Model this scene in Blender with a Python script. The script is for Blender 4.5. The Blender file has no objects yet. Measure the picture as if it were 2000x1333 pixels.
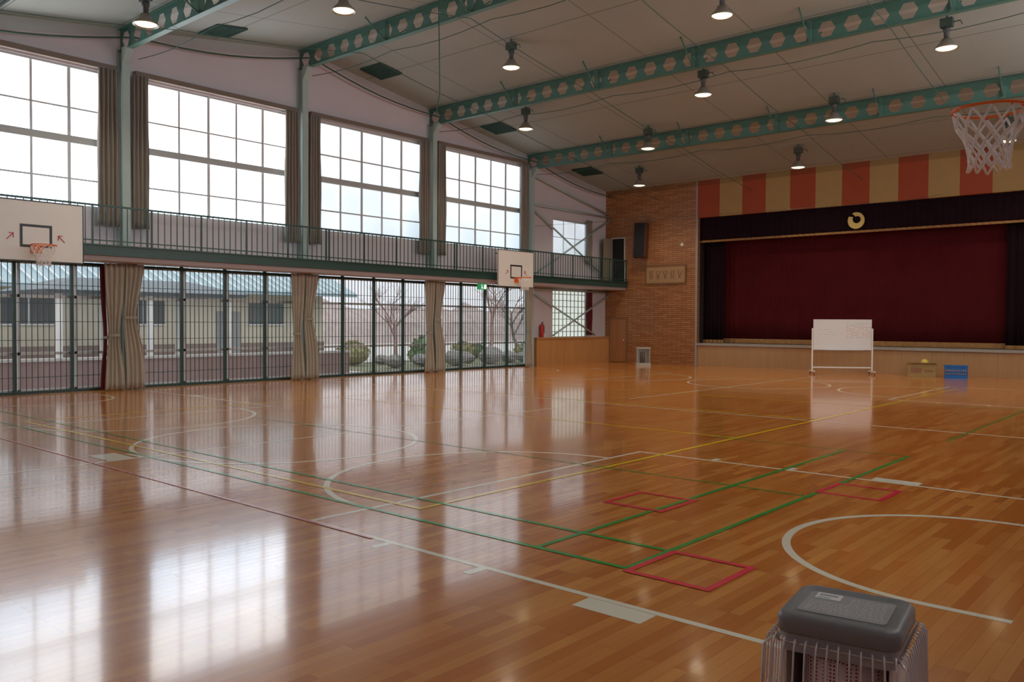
import bpy, math, random
from mathutils import Vector, Matrix
random.seed(7)
S=bpy.context.scene
COL=S.collection
pi=math.pi
# ------------------------------------------------------------------ materials
MATS={}
def new_mat(name):
    m=bpy.data.materials.new(name); m.use_nodes=True
    nt=m.node_tree
    return m,nt,nt.nodes['Principled BSDF']
def N(nt,t,**k):
    n=nt.nodes.new(t)
    for a,b in k.items():
        if a.startswith('i_'): n.inputs[a[2:].replace('_',' ')].default_value=b
        else: setattr(n,a,b)
    return n
def rgb(c): return (c[0],c[1],c[2],1)
def math_(nt,op,a,b=None,c=None):
    n=nt.nodes.new('ShaderNodeMath'); n.operation=op
    for i,v in enumerate((a,b,c)):
        if v is None: continue
        if isinstance(v,(int,float)): n.inputs[i].default_value=v
        else: nt.links.new(v,n.inputs[i])
    return n.outputs[0]
def mix(nt,f,a,b,blend='MIX'):
    n=nt.nodes.new('ShaderNodeMix'); n.data_type='RGBA'; n.blend_type=blend
    for i,v in ((0,f),(6,a),(7,b)):
        if isinstance(v,(int,float)): n.inputs[i].default_value=v
        elif isinstance(v,tuple): n.inputs[i].default_value=rgb(v)
        else: nt.links.new(v,n.inputs[i])
    return n.outputs[2]
def coords(nt):
    g=nt.nodes.new('ShaderNodeNewGeometry'); s=nt.nodes.new('ShaderNodeSeparateXYZ')
    nt.links.new(g.outputs['Position'],s.inputs[0])
    return g.outputs['Position'],s.outputs[0],s.outputs[1],s.outputs[2]
def comb(nt,x,y,z=0.0):
    n=nt.nodes.new('ShaderNodeCombineXYZ')
    for i,v in enumerate((x,y,z)):
        if isinstance(v,(int,float)): n.inputs[i].default_value=v
        else: nt.links.new(v,n.inputs[i])
    return n.outputs[0]
def M(name,c,rough=.6,metal=0,var=.12,scale=3.0,bump=0,spec=.5):
    if name in MATS: return MATS[name]
    m,nt,p=new_mat(name)
    no=N(nt,'ShaderNodeTexNoise'); no.inputs['Scale'].default_value=scale; no.inputs['Detail'].default_value=4
    tc=nt.nodes.new('ShaderNodeTexCoord'); nt.links.new(tc.outputs['Object'],no.inputs['Vector'])
    col=mix(nt,no.outputs['Fac'],tuple(v*(1-var) for v in c),tuple(min(1,v*(1+var)) for v in c))
    nt.links.new(col,p.inputs['Base Color'])
    p.inputs['Roughness'].default_value=rough; p.inputs['Metallic'].default_value=metal
    p.inputs['Specular IOR Level'].default_value=spec
    if bump:
        b=nt.nodes.new('ShaderNodeBump'); b.inputs['Strength'].default_value=bump; b.inputs['Distance'].default_value=.02
        nt.links.new(no.outputs['Fac'],b.inputs['Height']); nt.links.new(b.outputs[0],p.inputs['Normal'])
    MATS[name]=m; return m
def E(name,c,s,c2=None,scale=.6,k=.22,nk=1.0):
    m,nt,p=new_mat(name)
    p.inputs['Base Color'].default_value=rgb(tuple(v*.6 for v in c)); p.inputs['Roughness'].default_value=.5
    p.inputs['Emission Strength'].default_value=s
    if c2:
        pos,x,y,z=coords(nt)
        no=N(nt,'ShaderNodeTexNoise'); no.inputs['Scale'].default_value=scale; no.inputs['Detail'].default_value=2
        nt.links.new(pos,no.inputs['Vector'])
        f=math_(nt,'ADD',math_(nt,'MULTIPLY',math_(nt,'SUBTRACT',7.2,z),k),math_(nt,'MULTIPLY',math_(nt,'SUBTRACT',no.outputs['Fac'],.5),nk))  # painted daylight: emission shifts to the second colour downwards, with noise
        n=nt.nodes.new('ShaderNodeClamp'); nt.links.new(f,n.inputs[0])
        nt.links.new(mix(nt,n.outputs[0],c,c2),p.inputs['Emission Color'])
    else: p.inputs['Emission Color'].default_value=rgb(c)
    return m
# floor
def floor_mat():
    m,nt,p=new_mat('varnished_plank_floor')
    pos,x,y,z=coords(nt)
    v=comb(nt,y,x)
    br=N(nt,'ShaderNodeTexBrick'); nt.links.new(v,br.inputs['Vector'])
    br.offset=.37; br.offset_frequency=3; br.squash=1.0
    br.inputs['Scale'].default_value=1; br.inputs['Brick Width'].default_value=.85; br.inputs['Row Height'].default_value=.075
    br.inputs['Mortar Size'].default_value=.0010; br.inputs['Mortar Smooth'].default_value=.3; br.inputs['Bias'].default_value=-.1
    br.inputs['Color1'].default_value=rgb((.62,.185,.024)); br.inputs['Color2'].default_value=rgb((.93,.42,.095)); br.inputs['Mortar'].default_value=rgb((.26,.07,.012))
    no=N(nt,'ShaderNodeTexNoise'); no.inputs['Scale'].default_value=1; no.inputs['Detail'].default_value=5
    nt.links.new(comb(nt,math_(nt,'MULTIPLY',y,1.2),math_(nt,'MULTIPLY',x,16)),no.inputs['Vector'])
    no2=N(nt,'ShaderNodeTexNoise'); no2.inputs['Scale'].default_value=.35
    nt.links.new(pos,no2.inputs['Vector'])
    c=mix(nt,math_(nt,'MULTIPLY',no.outputs['Fac'],.5),br.outputs['Color'],(.42,.10,.012))
    c=mix(nt,math_(nt,'MULTIPLY',no2.outputs['Fac'],.25),c,(.82,.28,.045))
    nt.links.new(c,p.inputs['Base Color'])
    p.inputs['IOR'].default_value=1.5
    rn=math_(nt,'ADD',.12,math_(nt,'MULTIPLY',no2.outputs['Fac'],.11)); nt.links.new(rn,p.inputs['Roughness'])
    p.inputs['Coat Weight'].default_value=.55; p.inputs['Coat Roughness'].default_value=.075; p.inputs['Coat IOR'].default_value=1.5
    b=nt.nodes.new('ShaderNodeBump'); b.inputs['Strength'].default_value=.06; b.inputs['Distance'].default_value=.003
    nt.links.new(br.outputs['Fac'],b.inputs['Height']); b.invert=True
    no3=N(nt,'ShaderNodeTexNoise'); no3.inputs['Scale'].default_value=1.0; no3.inputs['Detail'].default_value=1
    nt.links.new(comb(nt,math_(nt,'MULTIPLY',y,1.5),math_(nt,'MULTIPLY',x,7)),no3.inputs['Vector'])
    b2=nt.nodes.new('ShaderNodeBump'); b2.inputs['Strength'].default_value=.03; b2.inputs['Distance'].default_value=.01
    nt.links.new(no3.outputs['Fac'],b2.inputs['Height']); nt.links.new(b.outputs[0],b2.inputs['Normal'])
    nt.links.new(b2.outputs[0],p.inputs['Normal']); nt.links.new(b2.outputs[0],p.inputs['Coat Normal'])
    return m
def ceil_mat():
    m,nt,p=new_mat('ceiling_panels')
    pos,x,y,z=coords(nt)
    def ln(s,off,step,w):
        a=math_(nt,'MODULO',math_(nt,'ADD',s,off+1000*step),step)
        return math_(nt,'LESS_THAN',a,w)
    l1=ln(y,-1.25,2.425,.035); l2=ln(x,0.0,2.87,.03); 
    f=math_(nt,'MAXIMUM',l1,l2)
    l3=math_(nt,'MULTIPLY',math_(nt,'MAXIMUM',ln(y,0.1,.606,.010),ln(x,.2,.9,.010)),.2)
    f=math_(nt,'MAXIMUM',f,l3)
    no=N(nt,'ShaderNodeTexNoise'); no.inputs['Scale'].default_value=.5; no.inputs['Detail'].default_value=6; nt.links.new(pos,no.inputs['Vector'])
    c=mix(nt,no.outputs['Fac'],(.46,.46,.43),(.56,.56,.53))
    c=mix(nt,math_(nt,'MULTIPLY',f,.6),c,(.12,.13,.11))
    nt.links.new(c,p.inputs['Base Color']); p.inputs['Roughness'].default_value=.9
    return m
def brickwood():
    m,nt,p=new_mat('wood_block_wall')
    pos,x,y,z=coords(nt)
    br=N(nt,'ShaderNodeTexBrick'); nt.links.new(comb(nt,x,z),br.inputs['Vector'])
    br.inputs['Scale'].default_value=1; br.inputs['Brick Width'].default_value=.40; br.inputs['Row Height'].default_value=.075
    br.inputs['Mortar Size'].default_value=.008; br.inputs['Mortar'].default_value=rgb((.09,.032,.012))
    br.inputs['Color1'].default_value=rgb((.34,.135,.045)); br.inputs['Color2'].default_value=rgb((.50,.235,.09))
    no=N(nt,'ShaderNodeTexNoise'); no.inputs['Scale'].default_value=2.5; no.inputs['Detail'].default_value=5; nt.links.new(pos,no.inputs['Vector'])
    nt.links.new(mix(nt,math_(nt,'MULTIPLY',no.outputs['Fac'],.4),br.outputs['Color'],(.26,.10,.035)),p.inputs['Base Color'])
    p.inputs['Roughness'].default_value=.38
    b=nt.nodes.new('ShaderNodeBump'); b.inputs['Strength'].default_value=.4; b.inputs['Distance'].default_value=.01; b.invert=True
    nt.links.new(br.outputs['Fac'],b.inputs['Height']); nt.links.new(b.outputs[0],p.inputs['Normal'])
    return m
def woodpanel(name,c1,c2,step=.15,axis=0,rough=.4):
    m,nt,p=new_mat(name)
    pos,x,y,z=coords(nt); s=(x,y,z)[axis]
    a=math_(nt,'MODULO',math_(nt,'ADD',s,1000*step),step)
    l=math_(nt,'LESS_THAN',a,.006)
    no=N(nt,'ShaderNodeTexNoise'); no.inputs['Scale'].default_value=1; no.inputs['Detail'].default_value=5
    mp=nt.nodes.new('ShaderNodeVectorMath'); mp.operation='MULTIPLY'; mp.inputs[1].default_value=[9,9,.8]
    nt.links.new(pos,mp.inputs[0]); nt.links.new(mp.outputs[0],no.inputs['Vector'])
    c=mix(nt,no.outputs['Fac'],c1,c2)
    c=mix(nt,math_(nt,'MULTIPLY',l,.6),c,tuple(v*.3 for v in c1))
    nt.links.new(c,p.inputs['Base Color']); p.inputs['Roughness'].default_value=rough
    return m
def glassmat():
    m=bpy.data.materials.new('clear_glass'); m.use_nodes=True; nt=m.node_tree; nt.nodes.clear()
    o=nt.nodes.new('ShaderNodeOutputMaterial'); t=nt.nodes.new('ShaderNodeBsdfTransparent'); g=nt.nodes.new('ShaderNodeBsdfGlossy')
    d=nt.nodes.new('ShaderNodeBsdfDiffuse'); d.inputs[0].default_value=(.8,.85,.88,1)
    g.inputs['Roughness'].default_value=.03
    mx=nt.nodes.new('ShaderNodeMixShader'); mx.inputs[0].default_value=.05
    mx2=nt.nodes.new('ShaderNodeMixShader'); 
    no=nt.nodes.new('ShaderNodeTexNoise'); no.inputs['Scale'].default_value=1.5
    nt.links.new(math_(nt,'MULTIPLY',no.outputs['Fac'],.12),mx2.inputs[0])
    nt.links.new(t.outputs[0],mx.inputs[1]); nt.links.new(g.outputs[0],mx.inputs[2])
    nt.links.new(mx.outputs[0],mx2.inputs[1]); nt.links.new(d.outputs[0],mx2.inputs[2])
    nt.links.new(mx2.outputs[0],o.inputs[0]); return m
def netmat(name,c,cover):
    m=bpy.data.materials.new(name); m.use_nodes=True; nt=m.node_tree; nt.nodes.clear()
    o=nt.nodes.new('ShaderNodeOutputMaterial'); t=nt.nodes.new('ShaderNodeBsdfTransparent'); d=nt.nodes.new('ShaderNodeBsdfDiffuse')
    d.inputs[0].default_value=rgb(c)
    no=nt.nodes.new('ShaderNodeTexNoise'); no.inputs['Scale'].default_value=.8; no.inputs['Detail'].default_value=3
    mx=nt.nodes.new('ShaderNodeMixShader'); nt.links.new(math_(nt,'MULTIPLY',no.outputs['Fac'],cover*2),mx.inputs[0]); nt.links.new(t.outputs[0],mx.inputs[1]); nt.links.new(d.outputs[0],mx.inputs[2])
    nt.links.new(mx.outputs[0],o.inputs[0]); return m
m_floor=floor_mat(); m_ceil=ceil_mat(); m_brick=brickwood()
m_pink=M('pinkish_plaster',(.62,.58,.62),.85,var=.05,scale=1)
m_wood=woodpanel('wainscot_wood',(.44,.19,.06),(.62,.32,.12),.3,1)
m_stagewood=woodpanel('stage_front_wood',(.38,.21,.09),(.50,.30,.15),.9,0)
m_steel=M('pale_green_steel',(.40,.52,.50),.45,var=.08)
m_beam=M('green_painted_steel',(.08,.185,.150),.5,var=.15)
m_dkgreen=M('dark_green_steel',(.022,.065,.055),.4,var=.15)
m_frame=M('green_door_frame',(.014,.050,.042),.4,var=.1)
m_alum=M('aluminium_frame',(.70,.72,.74),.35,.1,var=.06)
m_sash=M('grey_window_sash',(.50,.52,.52),.4,.05,var=.06)
m_sashbar=M('grey_glazing_bar',(.62,.64,.66),.4,.05,var=.05)
m_rail=M('brown_curtain_box',(.20,.15,.12),.6)
m_curt=M('grey_brown_curtain',(.27,.24,.205),.9,var=.15,scale=2)
m_curt2=M('beige_curtain',(.47,.43,.35),.9,var=.12,scale=2)
m_maroonl=M('maroon_curtain_lining',(.12,.015,.02),.9)
m_white=M('white_board_paint',(.82,.81,.78),.35,var=.04)
m_black=M('black_paint',(.012,.012,.014),.4)
m_orange=M('orange_rim_paint',(.95,.17,.02),.35)
m_cord=M('white_net_cord',(.97,.96,.96),.8,var=.02)
m_red=M('red_paint',(.55,.03,.03),.4)
m_soffit=M('balcony_soffit',(.45,.38,.38),.7,var=.06)
m_glass=glassmat()
m_concrete=M('pale_concrete',(.46,.45,.43),.9,scale=1.2)
m_pane_a=E('frosted_glow_bright',(1,1,1),3.8,(.50,.70,.90),k=.24)  # daylight painted as pane emission, bluer towards the sill
m_pane_b=E('frosted_glow_soft',(.88,.95,1),1.0,(.46,.58,.68),.9,.24,.9)  # weaker, cooler painted glow for the bays nearer the stage
m_pane_c=E('frosted_glow_dim',(.85,.92,1),.72,(.45,.55,.6),1.3)  # dim painted glow in place of daylight through the small window
m_fillpane=E('unseen_fill_glow',(.97,.98,1),4.6)  # strong fill glow for windows added outside the view
# ------------------------------------------------------------------ mesh builder
class MB:
    def __init__(s): s.v=[]; s.f=[]; s.m=[]; s.sm=[]
    def add(s,vs,fs,mi=0,sm=False):
        b=len(s.v); s.v+= [tuple(v) for v in vs]
        for f in fs: s.f.append(tuple(b+i for i in f)); s.m.append(mi); s.sm.append(sm)
    def box(s,x0,x1,y0,y1,z0,z1,mi=0,T=None):
        vs=[Vector((x,y,z)) for x in (x0,x1) for y in (y0,y1) for z in (z0,z1)]
        if T: vs=[T@v for v in vs]
        s.add(vs,[(0,1,3,2),(4,6,7,5),(0,4,5,1),(2,3,7,6),(0,2,6,4),(1,5,7,3)],mi)
    def tube(s,pts,r,n=6,mi=0,closed=False,cap=True):
        pts=[Vector(p) for p in pts]; k=len(pts); rr=r if isinstance(r,(list,tuple)) else [r]*k
        rings=[]; prev=None
        for i,p in enumerate(pts):
            a=pts[(i-1)%k] if (closed or i>0) else p; b=pts[(i+1)%k] if (closed or i<k-1) else p
            t=(b-a); t=t.normalized() if t.length>1e-9 else Vector((0,0,1))
            if prev is None:
                u=t.orthogonal().normalized()
            else:
                u=(prev-t*prev.dot(t)); u=u.normalized() if u.length>1e-6 else t.orthogonal().normalized()
            prev=u; w=t.cross(u)
            rings.append([p+(u*math.cos(2*pi*j/n)+w*math.sin(2*pi*j/n))*rr[i] for j in range(n)])
        vs=[q for r_ in rings for q in r_]; fs=[]
        for i in range(k if closed else k-1):
            i2=(i+1)%k
            for j in range(n):
                fs.append((i*n+j,i*n+(j+1)%n,i2*n+(j+1)%n,i2*n+j))
        if cap and not closed: fs.append(tuple(reversed(range(n)))); fs.append(tuple((k-1)*n+j for j in range(n)))
        s.add(vs,fs,mi,True)
    def lathe(s,c,prof,n=24,mi=0,cap=True):
        c=Vector(c); vs=[c+Vector((r*math.cos(2*pi*j/n),r*math.sin(2*pi*j/n),z)) for r,z in prof for j in range(n)]
        fs=[(i*n+j,i*n+(j+1)%n,(i+1)*n+(j+1)%n,(i+1)*n+j) for i in range(len(prof)-1) for j in range(n)]
        if cap: fs.append(tuple(reversed(range(n)))); fs.append(tuple((len(prof)-1)*n+j for j in range(n)))
        s.add(vs,fs,mi,True)
    def loft(s,rings,mi=0,cap=True,sm=False):
        n=len(rings[0]); vs=[q for r in rings for q in r]
        fs=[(i*n+j,i*n+(j+1)%n,(i+1)*n+(j+1)%n,(i+1)*n+j) for i in range(len(rings)-1) for j in range(n)]
        if cap: fs.append(tuple(reversed(range(n)))); fs.append(tuple((len(rings)-1)*n+j for j in range(n)))
        s.add(vs,fs,mi,sm)
    def sphere(s,c,r,mi=0,n=16,sq=(1,1,1),jit=0):
        c=Vector(c); k=n//2; vs=[];
        for i in range(k+1):
            th=pi*i/k
            for j in range(n):
                ph=2*pi*j/n; q=1+ (random.uniform(-jit,jit) if jit else 0)
                vs.append(c+Vector((math.sin(th)*math.cos(ph)*r*sq[0]*q,math.sin(th)*math.sin(ph)*r*sq[1]*q,math.cos(th)*r*sq[2]*q)))
        fs=[(i*n+j,(i+1)*n+j,(i+1)*n+(j+1)%n,i*n+(j+1)%n) for i in range(k) for j in range(n)]
        s.add(vs,fs,mi,not jit)
    def build(s,name,mats,parent=None,origin=None):
        o0=Vector(origin) if origin is not None else (Vector(parent['_o']) if parent is not None and '_o' in parent else Vector((0,0,0)))
        me=bpy.data.meshes.new(name); me.from_pydata([tuple(Vector(v)-o0) for v in s.v],[],s.f)
        for m in (mats if isinstance(mats,(list,tuple)) else [mats]): me.materials.append(m)
        me.polygons.foreach_set('material_index',s.m); me.polygons.foreach_set('use_smooth',s.sm)
        me.update(); me.validate()
        import bmesh
        bm=bmesh.new(); bm.from_mesh(me); bmesh.ops.recalc_face_normals(bm,faces=bm.faces); bm.to_mesh(me); bm.free()
        o=bpy.data.objects.new(name,me); COL.objects.link(o)
        if parent is not None: o.parent=parent
        else: o.location=o0; o['_o']=list(o0)
        return o
def thing(name,loc,label,cat,group=None,kind=None):
    e=bpy.data.objects.new(name,None); e.empty_display_size=.2; e.location=loc; COL.objects.link(e)
    e['_o']=list(loc); tag(e,label,cat,group,kind); return e
def tag(o,label,cat,group=None,kind=None):
    o['label']=label; o['category']=cat
    if group: o['group']=group
    if kind: o['kind']=kind
    return o
def dup(root,loc,label=None,rot=None):
    def rec(o,par):
        c=o.copy(); COL.objects.link(c)
        if par is not None: c.parent=par; c.matrix_parent_inverse=o.matrix_parent_inverse.copy()
        for ch in list(o.children): rec(ch,c)
        return c
    r=rec(root,None); r.location=loc; r['_o']=list(loc)
    if label: r['label']=label
    if rot is not None: r.rotation_euler=rot
    return r
# ------------------------------------------------------------------ dimensions
XL=-19.5; XR=.6; YF=-.8; YS=28.2
COLS=[4.0,8.85,13.7,18.55,23.4]
CO=-.17   # steel frame offset from bay line
def zc(y): return 6.9+.145*min(YS-y,y-YF)
# floor
b=MB(); b.box(XL-.2,XR+.2,YF-.2,YS+3.2,-.12,0)
floor=tag(b.build('floor',m_floor),'glossy varnished orange-brown plank gymnasium floor with court lines','floor',kind='structure')
# court markings
def cm(name,c):
    m=M(name,c,.22,var=.06,scale=8); p=m.node_tree.nodes['Principled BSDF']
    p.inputs['Coat Weight'].default_value=.55; p.inputs['Coat Roughness'].default_value=.09
    return m
class Lines(MB):
    def __init__(s,z): super().__init__(); s.z=z
    def ln(s,x0,y0,x1,y1,w=.05,ext=True):
        s.z+=.00002
        d=Vector((x1-x0,y1-y0,0)).normalized(); n=Vector((-d.y,d.x,0))*w/2; e=d*w/2 if ext else -d*w/2
        a=Vector((x0,y0,s.z))-e; c=Vector((x1,y1,s.z))+e
        s.add([a-n,c-n,c+n,a+n],[(0,1,2,3)])
    def arc(s,cx,cy,r,a0=0,a1=360,w=.05,n=72):
        s.z+=.00002
        a0=math.radians(a0); a1=math.radians(a1); vs=[]
        for i in range(n+1):
            a=a0+(a1-a0)*i/n
            for q in (r-w/2,r+w/2): vs.append(Vector((cx+q*math.cos(a),cy+q*math.sin(a),s.z)))
        s.add(vs,[(2*i,2*i+1,2*i+3,2*i+2) for i in range(n)])
    def rect(s,x0,y0,x1,y1,w=.05):
        s.ln(x0,y0,x1,y0,w); s.ln(x1,y0,x1,y1,w,False); s.ln(x1,y1,x0,y1,w); s.ln(x0,y1,x0,y0,w,False)
W=Lines(.0010)
CX=-9.6
for cy in (6.40,21.0):
    for sgn in (1,-1):
        fx=CX+sgn*4.03; hx=CX+sgn*8.30; bx=CX+sgn*9.7
        W.ln(fx,cy-2.43,bx,cy-2.43); W.ln(fx,cy+2.43,bx,cy+2.43); W.ln(fx,cy-2.43,fx,cy+2.43)
        a=90 if sgn>0 else -90
        W.arc(fx,cy-.04,1.8,a,a+180,.06)
        W.arc(hx,cy,1.27,a,a+180,.06); 
        for q in (-1,1): W.ln(hx,cy+q*1.27,hx+sgn*.38,cy+q*1.27,.06)
        for t in (.98,1.9):
            for q in (-1,1): W.ln(fx+sgn*t,cy+q*2.48,fx+sgn*t,cy+q*2.57,.07)
        for q in (-1,1):
            y0=cy+q*2.46; y1=cy+q*2.63
            xa,xb=fx+sgn*2.75,fx+sgn*3.2
            W.add([(xa,y0,W.z),(xb,y0,W.z),(xb,y1,W.z),(xa,y1,W.z)],[(0,1,2,3)])
    W.arc(CX,cy-.05,1.8,0,360,.06); W.ln(CX,cy-6.2,CX,cy+6.2)
W.ln(-19.1,13.6,.3,13.6); W.ln(-19.1,27.2,.3,27.2)
W.add([(-10.15,4.12,W.z),(-9.55,4.12,W.z),(-9.55,4.42,W.z),(-10.15,4.42,W.z)],[(0,1,2,3)])
W.ln(-9.95,4.5,-9.6,4.5,.05)
W.build('court_line',cm('cream_line_paint',(.97,.93,.74)),parent=floor)
Yl=Lines(.0026)
Yl.rect(-14.3,4.85,-5.25,22.85,.055); Yl.ln(-14.3,10.8,-5.25,10.8); Yl.ln(-14.3,16.8,-5.25,16.8); Yl.ln(-14.3,13.85,-5.25,13.85)
Yl.build('court_line',cm('yellow_line_paint',(1.0,.66,.01)),parent=floor)
G=Lines(.0036)
G.ln(-16.5,4.57,-2.96,4.57,.045); G.ln(-16.5,5.12,-2.96,5.12,.045); G.ln(-12.2,7.6,-2.96,7.6,.03); G.ln(-5.5,10.7,-2.96,10.7,.03)
G.ln(-3.73,4.57,-3.73,10.7,.045); G.ln(-2.98,4.57,-2.98,10.7,.045); G.ln(-2.98,12.5,-2.98,17.9,.03)
G.ln(-9.7,17.9,-2.98,17.9,.03)
G.build('court_line',cm('green_line_tape',(.01,.40,.06)),parent=floor)
R=Lines(.0046)
R.rect(-2.94,4.52,-2.37,5.12); R.rect(-4.22,6.14,-3.66,6.72); R.rect(-2.98,7.86,-2.42,8.42)
R.build('court_line',cm('red_line_tape',(.92,.03,.08)),parent=floor)
Pk=Lines(.0050); Pk.ln(-15.5,3.95,-4.8,3.95,.035)
Pk.build('court_line',cm('pink_line_tape',(.85,.25,.22)),parent=floor)
# ceiling
b=MB()
for ya,yb in ((YF,13.7),(13.7,YS)):
    b.loft([[Vector((XL-.2,ya,zc(ya))),Vector((XL-.2,yb,zc(yb))),Vector((XL-.2,yb,zc(yb)+.15)),Vector((XL-.2,ya,zc(ya)+.15))],
            [Vector((XR+.2,ya,zc(ya))),Vector((XR+.2,yb,zc(yb))),Vector((XR+.2,yb,zc(yb)+.15)),Vector((XR+.2,ya,zc(ya)+.15))]])
tag(b.build('ceiling',m_ceil),'off-white panelled ceiling sloping gently down towards the stage','ceiling',kind='structure')
# side walls
def strip(b,x0,x1,ya,yb,z0,z1=None):
    za=zc(ya) if z1 is None else z1; zb=zc(yb) if z1 is None else z1
    a=[Vector((x0,ya,z0)),Vector((x0,yb,z0)),Vector((x0,yb,zb)),Vector((x0,ya,za))]
    c=[Vector((x1,p.y,p.z)) for p in a]; b.loft([a,c])
def sidewall(name,x0,x1,lower,label):
    b=MB()
    for i,c in enumerate([YF]+COLS):
        d=([YF]+COLS+[YS])[i+1]
        if 0<i<5:
            ua,ub=c+.45,c+4.4; la,lb=c+.12,c+4.73
            strip(b,x0,x1,c,d,7.2); strip(b,x0,x1,c,d,2.9,4.1); strip(b,x0,x1,c,ua,4.1,7.2); strip(b,x0,x1,ub,d,4.1,7.2)
            if lower:
                strip(b,x0,x1,c,la,0,2.9); strip(b,x0,x1,lb,d,0,2.9)
            else: strip(b,x0,x1,c,d,0,2.9)
        elif i==5 and lower:
            strip(b,x0,x1,c,24.75,0); strip(b,x0,x1,26.95,d,0)
            strip(b,x0,x1,24.75,26.95,5.5); strip(b,x0,x1,24.75,26.95,2.9,4.15); strip(b,x0,x1,24.75,26.95,0,1.0)
        else: strip(b,x0,x1,c,d,0)
    return tag(b.build(name,m_pink),label,'wall',kind='structure')
sidewall('wall_left',XL-.2,XL,True,'pinkish plaster wall with two tiers of tall windows')
sidewall('wall_right',XR,XR+.2,False,'pinkish plaster wall with high openings for added fill windows')
b=MB(); b.box(XL-.2,XR+.2,YF-.2,YF,0,6.95); tag(b.build('wall_front',m_pink),'plain pinkish plaster end wall','wall',kind='structure')
# upper windows
def upper_window(n,c,x,mp,lab):
    ya,yb,z0,z1=c+.45,c+4.4,4.1,7.2
    e=thing('window_%d'%n,(x,(ya+yb)/2,z0),lab,'window',kind='structure')
    b=MB(); t=.05; xa,xb=x-.03,x+.03
    for y in (ya,yb-t): b.box(xa-.03,xb+.03,y,y+t,z0,z1)
    for z in (z0,z1-t): b.box(xa-.03,xb+.03,ya+t,yb-t,z,z+t)
    b.box(xa-.03,xb+.05,ya+t,yb-t,5.5,5.66)
    b.build('window_frame',m_sash,parent=e)
    b=MB(); w=(yb-ya-2*t)/5
    for k in range(1,5):
        y=ya+t+k*w; h=.036 if k%2==0 else .026
        b.box(xa,xb,y-h,y+h,z0+t,5.5); b.box(xa,xb,y-h,y+h,5.66,z1-t)
    for z in (4.72,6.28): b.box(xa+.005,xb-.005,ya+t,yb-t,z-.020,z+.020)
    b.build('glazing_bar',m_sashbar,parent=e)
    b=MB(); b.box(x-.006,x+.006,ya+t*.5,yb-t*.5,z0+t*.5,z1-t*.5); b.build('frosted_glow_pane',mp,parent=e)
wl='tall frosted window with aluminium glazing bars above the balcony'
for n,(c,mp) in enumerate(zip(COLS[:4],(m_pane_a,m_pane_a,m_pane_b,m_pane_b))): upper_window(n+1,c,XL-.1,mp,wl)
for n,c in enumerate(COLS[:4]): upper_window(n+11,c,XR+.1,m_fillpane,'unseen frosted window added as glowing fill light')  # windows added out of view to raise the ambient light
# lower windows with guard grilles
for n,c in enumerate(COLS[:4]):
    ya,yb,z0,z1=c+.12,c+4.73,0.0,2.9; x=XL-.1
    e=thing('window_%d'%(n+5),(x,(ya+yb)/2,0),'floor-to-balcony glazed sliding doors behind a dark green bar guard','window',kind='structure')
    w=(yb-ya)/4
    b=MB(); xi0,xi1=XL-.03,XL+.05
    for k in range(5):
        y=min(max(ya+k*w,ya+.03),yb-.03); b.box(xi0,xi1,y-.03,y+.03,.0,z1)
    for z in (.03,z1-.06,): b.box(xi0,xi1-.01,ya,yb,z-.03,z+.03)
    b.build('door_frame',m_frame,parent=e)
    b=MB(); nb=int((yb-ya)/.115)
    for k in range(1,nb):
        y=ya+k*(yb-ya)/nb; b.box(XL-.012,XL+.006,y-.0065,y+.0065,.06,z1-.06)
    for z in (.35,1.15,1.55,1.95,2.35): b.box(XL-.016,XL-.010,ya,yb,z-.006,z+.006)
    b.build('guard_grille',m_dkgreen,parent=e)
    b=MB()
    for k in range(5):
        y=min(max(ya+k*w+.12,ya+.03),yb-.03); b.box(x-.03,x+.02,y-.028,y+.028,.04,z1-.05)
    for z in (.06,.86,2.1,z1-.08): b.box(x-.03,x+.02,ya+.01,yb-.01,z-.03,z+.03)
    b.build('sliding_sash',m_alum,parent=e)
    b=MB(); b.box(x-.006,x-.002,ya+.01,yb-.01,.05,z1-.05); b.build('glass_pane',m_glass,parent=e)
# end bay windows
def small_window(n,z0,z1,mp,lab,grid):
    ya,yb=24.75,26.95; x=XL-.1
    e=thing('window_%d'%n,(x,25.85,z0),lab,'window',kind='structure')
    b=MB(); t=.05
    for y in (ya,yb-t): b.box(x-.05,x+.06,y,y+t,z0,z1)
    for z in (z0,z1-t): b.box(x-.05,x+.06,ya+t,yb-t,z,z+t)
    b.build('window_frame',m_sash,parent=e)
    b=MB(); ny,nz=grid
    for k in range(1,ny): y=ya+k*(yb-ya)/ny; b.box(x,x+.03,y-.012,y+.012,z0+t,z1-t)
    for k in range(1,nz): z=z0+k*(z1-z0)/nz; b.box(x,x+.028,ya+t,yb-t,z-.012,z+.012)
    b.build('glazing_bar',m_alum if nz<4 else M('pale_green_mullion',(.36,.42,.38),.5),parent=e)
    b=MB(); b.box(x-.02,x-.008,ya+.03,yb-.03,z0+.03,z1-.03); b.build('frosted_glow_pane',mp,parent=e)
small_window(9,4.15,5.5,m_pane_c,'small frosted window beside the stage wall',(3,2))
small_window(10,1.0,2.9,E('glass_block_glow',(.80,.88,.82),.62),'pale gridded glass window above the wood wainscot',(9,8))  # gridded pane emits an even glow in place of daylight
# wainscot
b=MB(); b.box(XL,XL+.22,23.55,YS-.01,0,.98); b.box(XL,XL+.26,23.53,YS-.01,.98,1.03,1)
tag(b.build('trim_1',[m_wood,M('trim_wood',(.45,.22,.09),.4)]),'orange wood wainscot panel along the wall base','wainscot',kind='structure')
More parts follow.
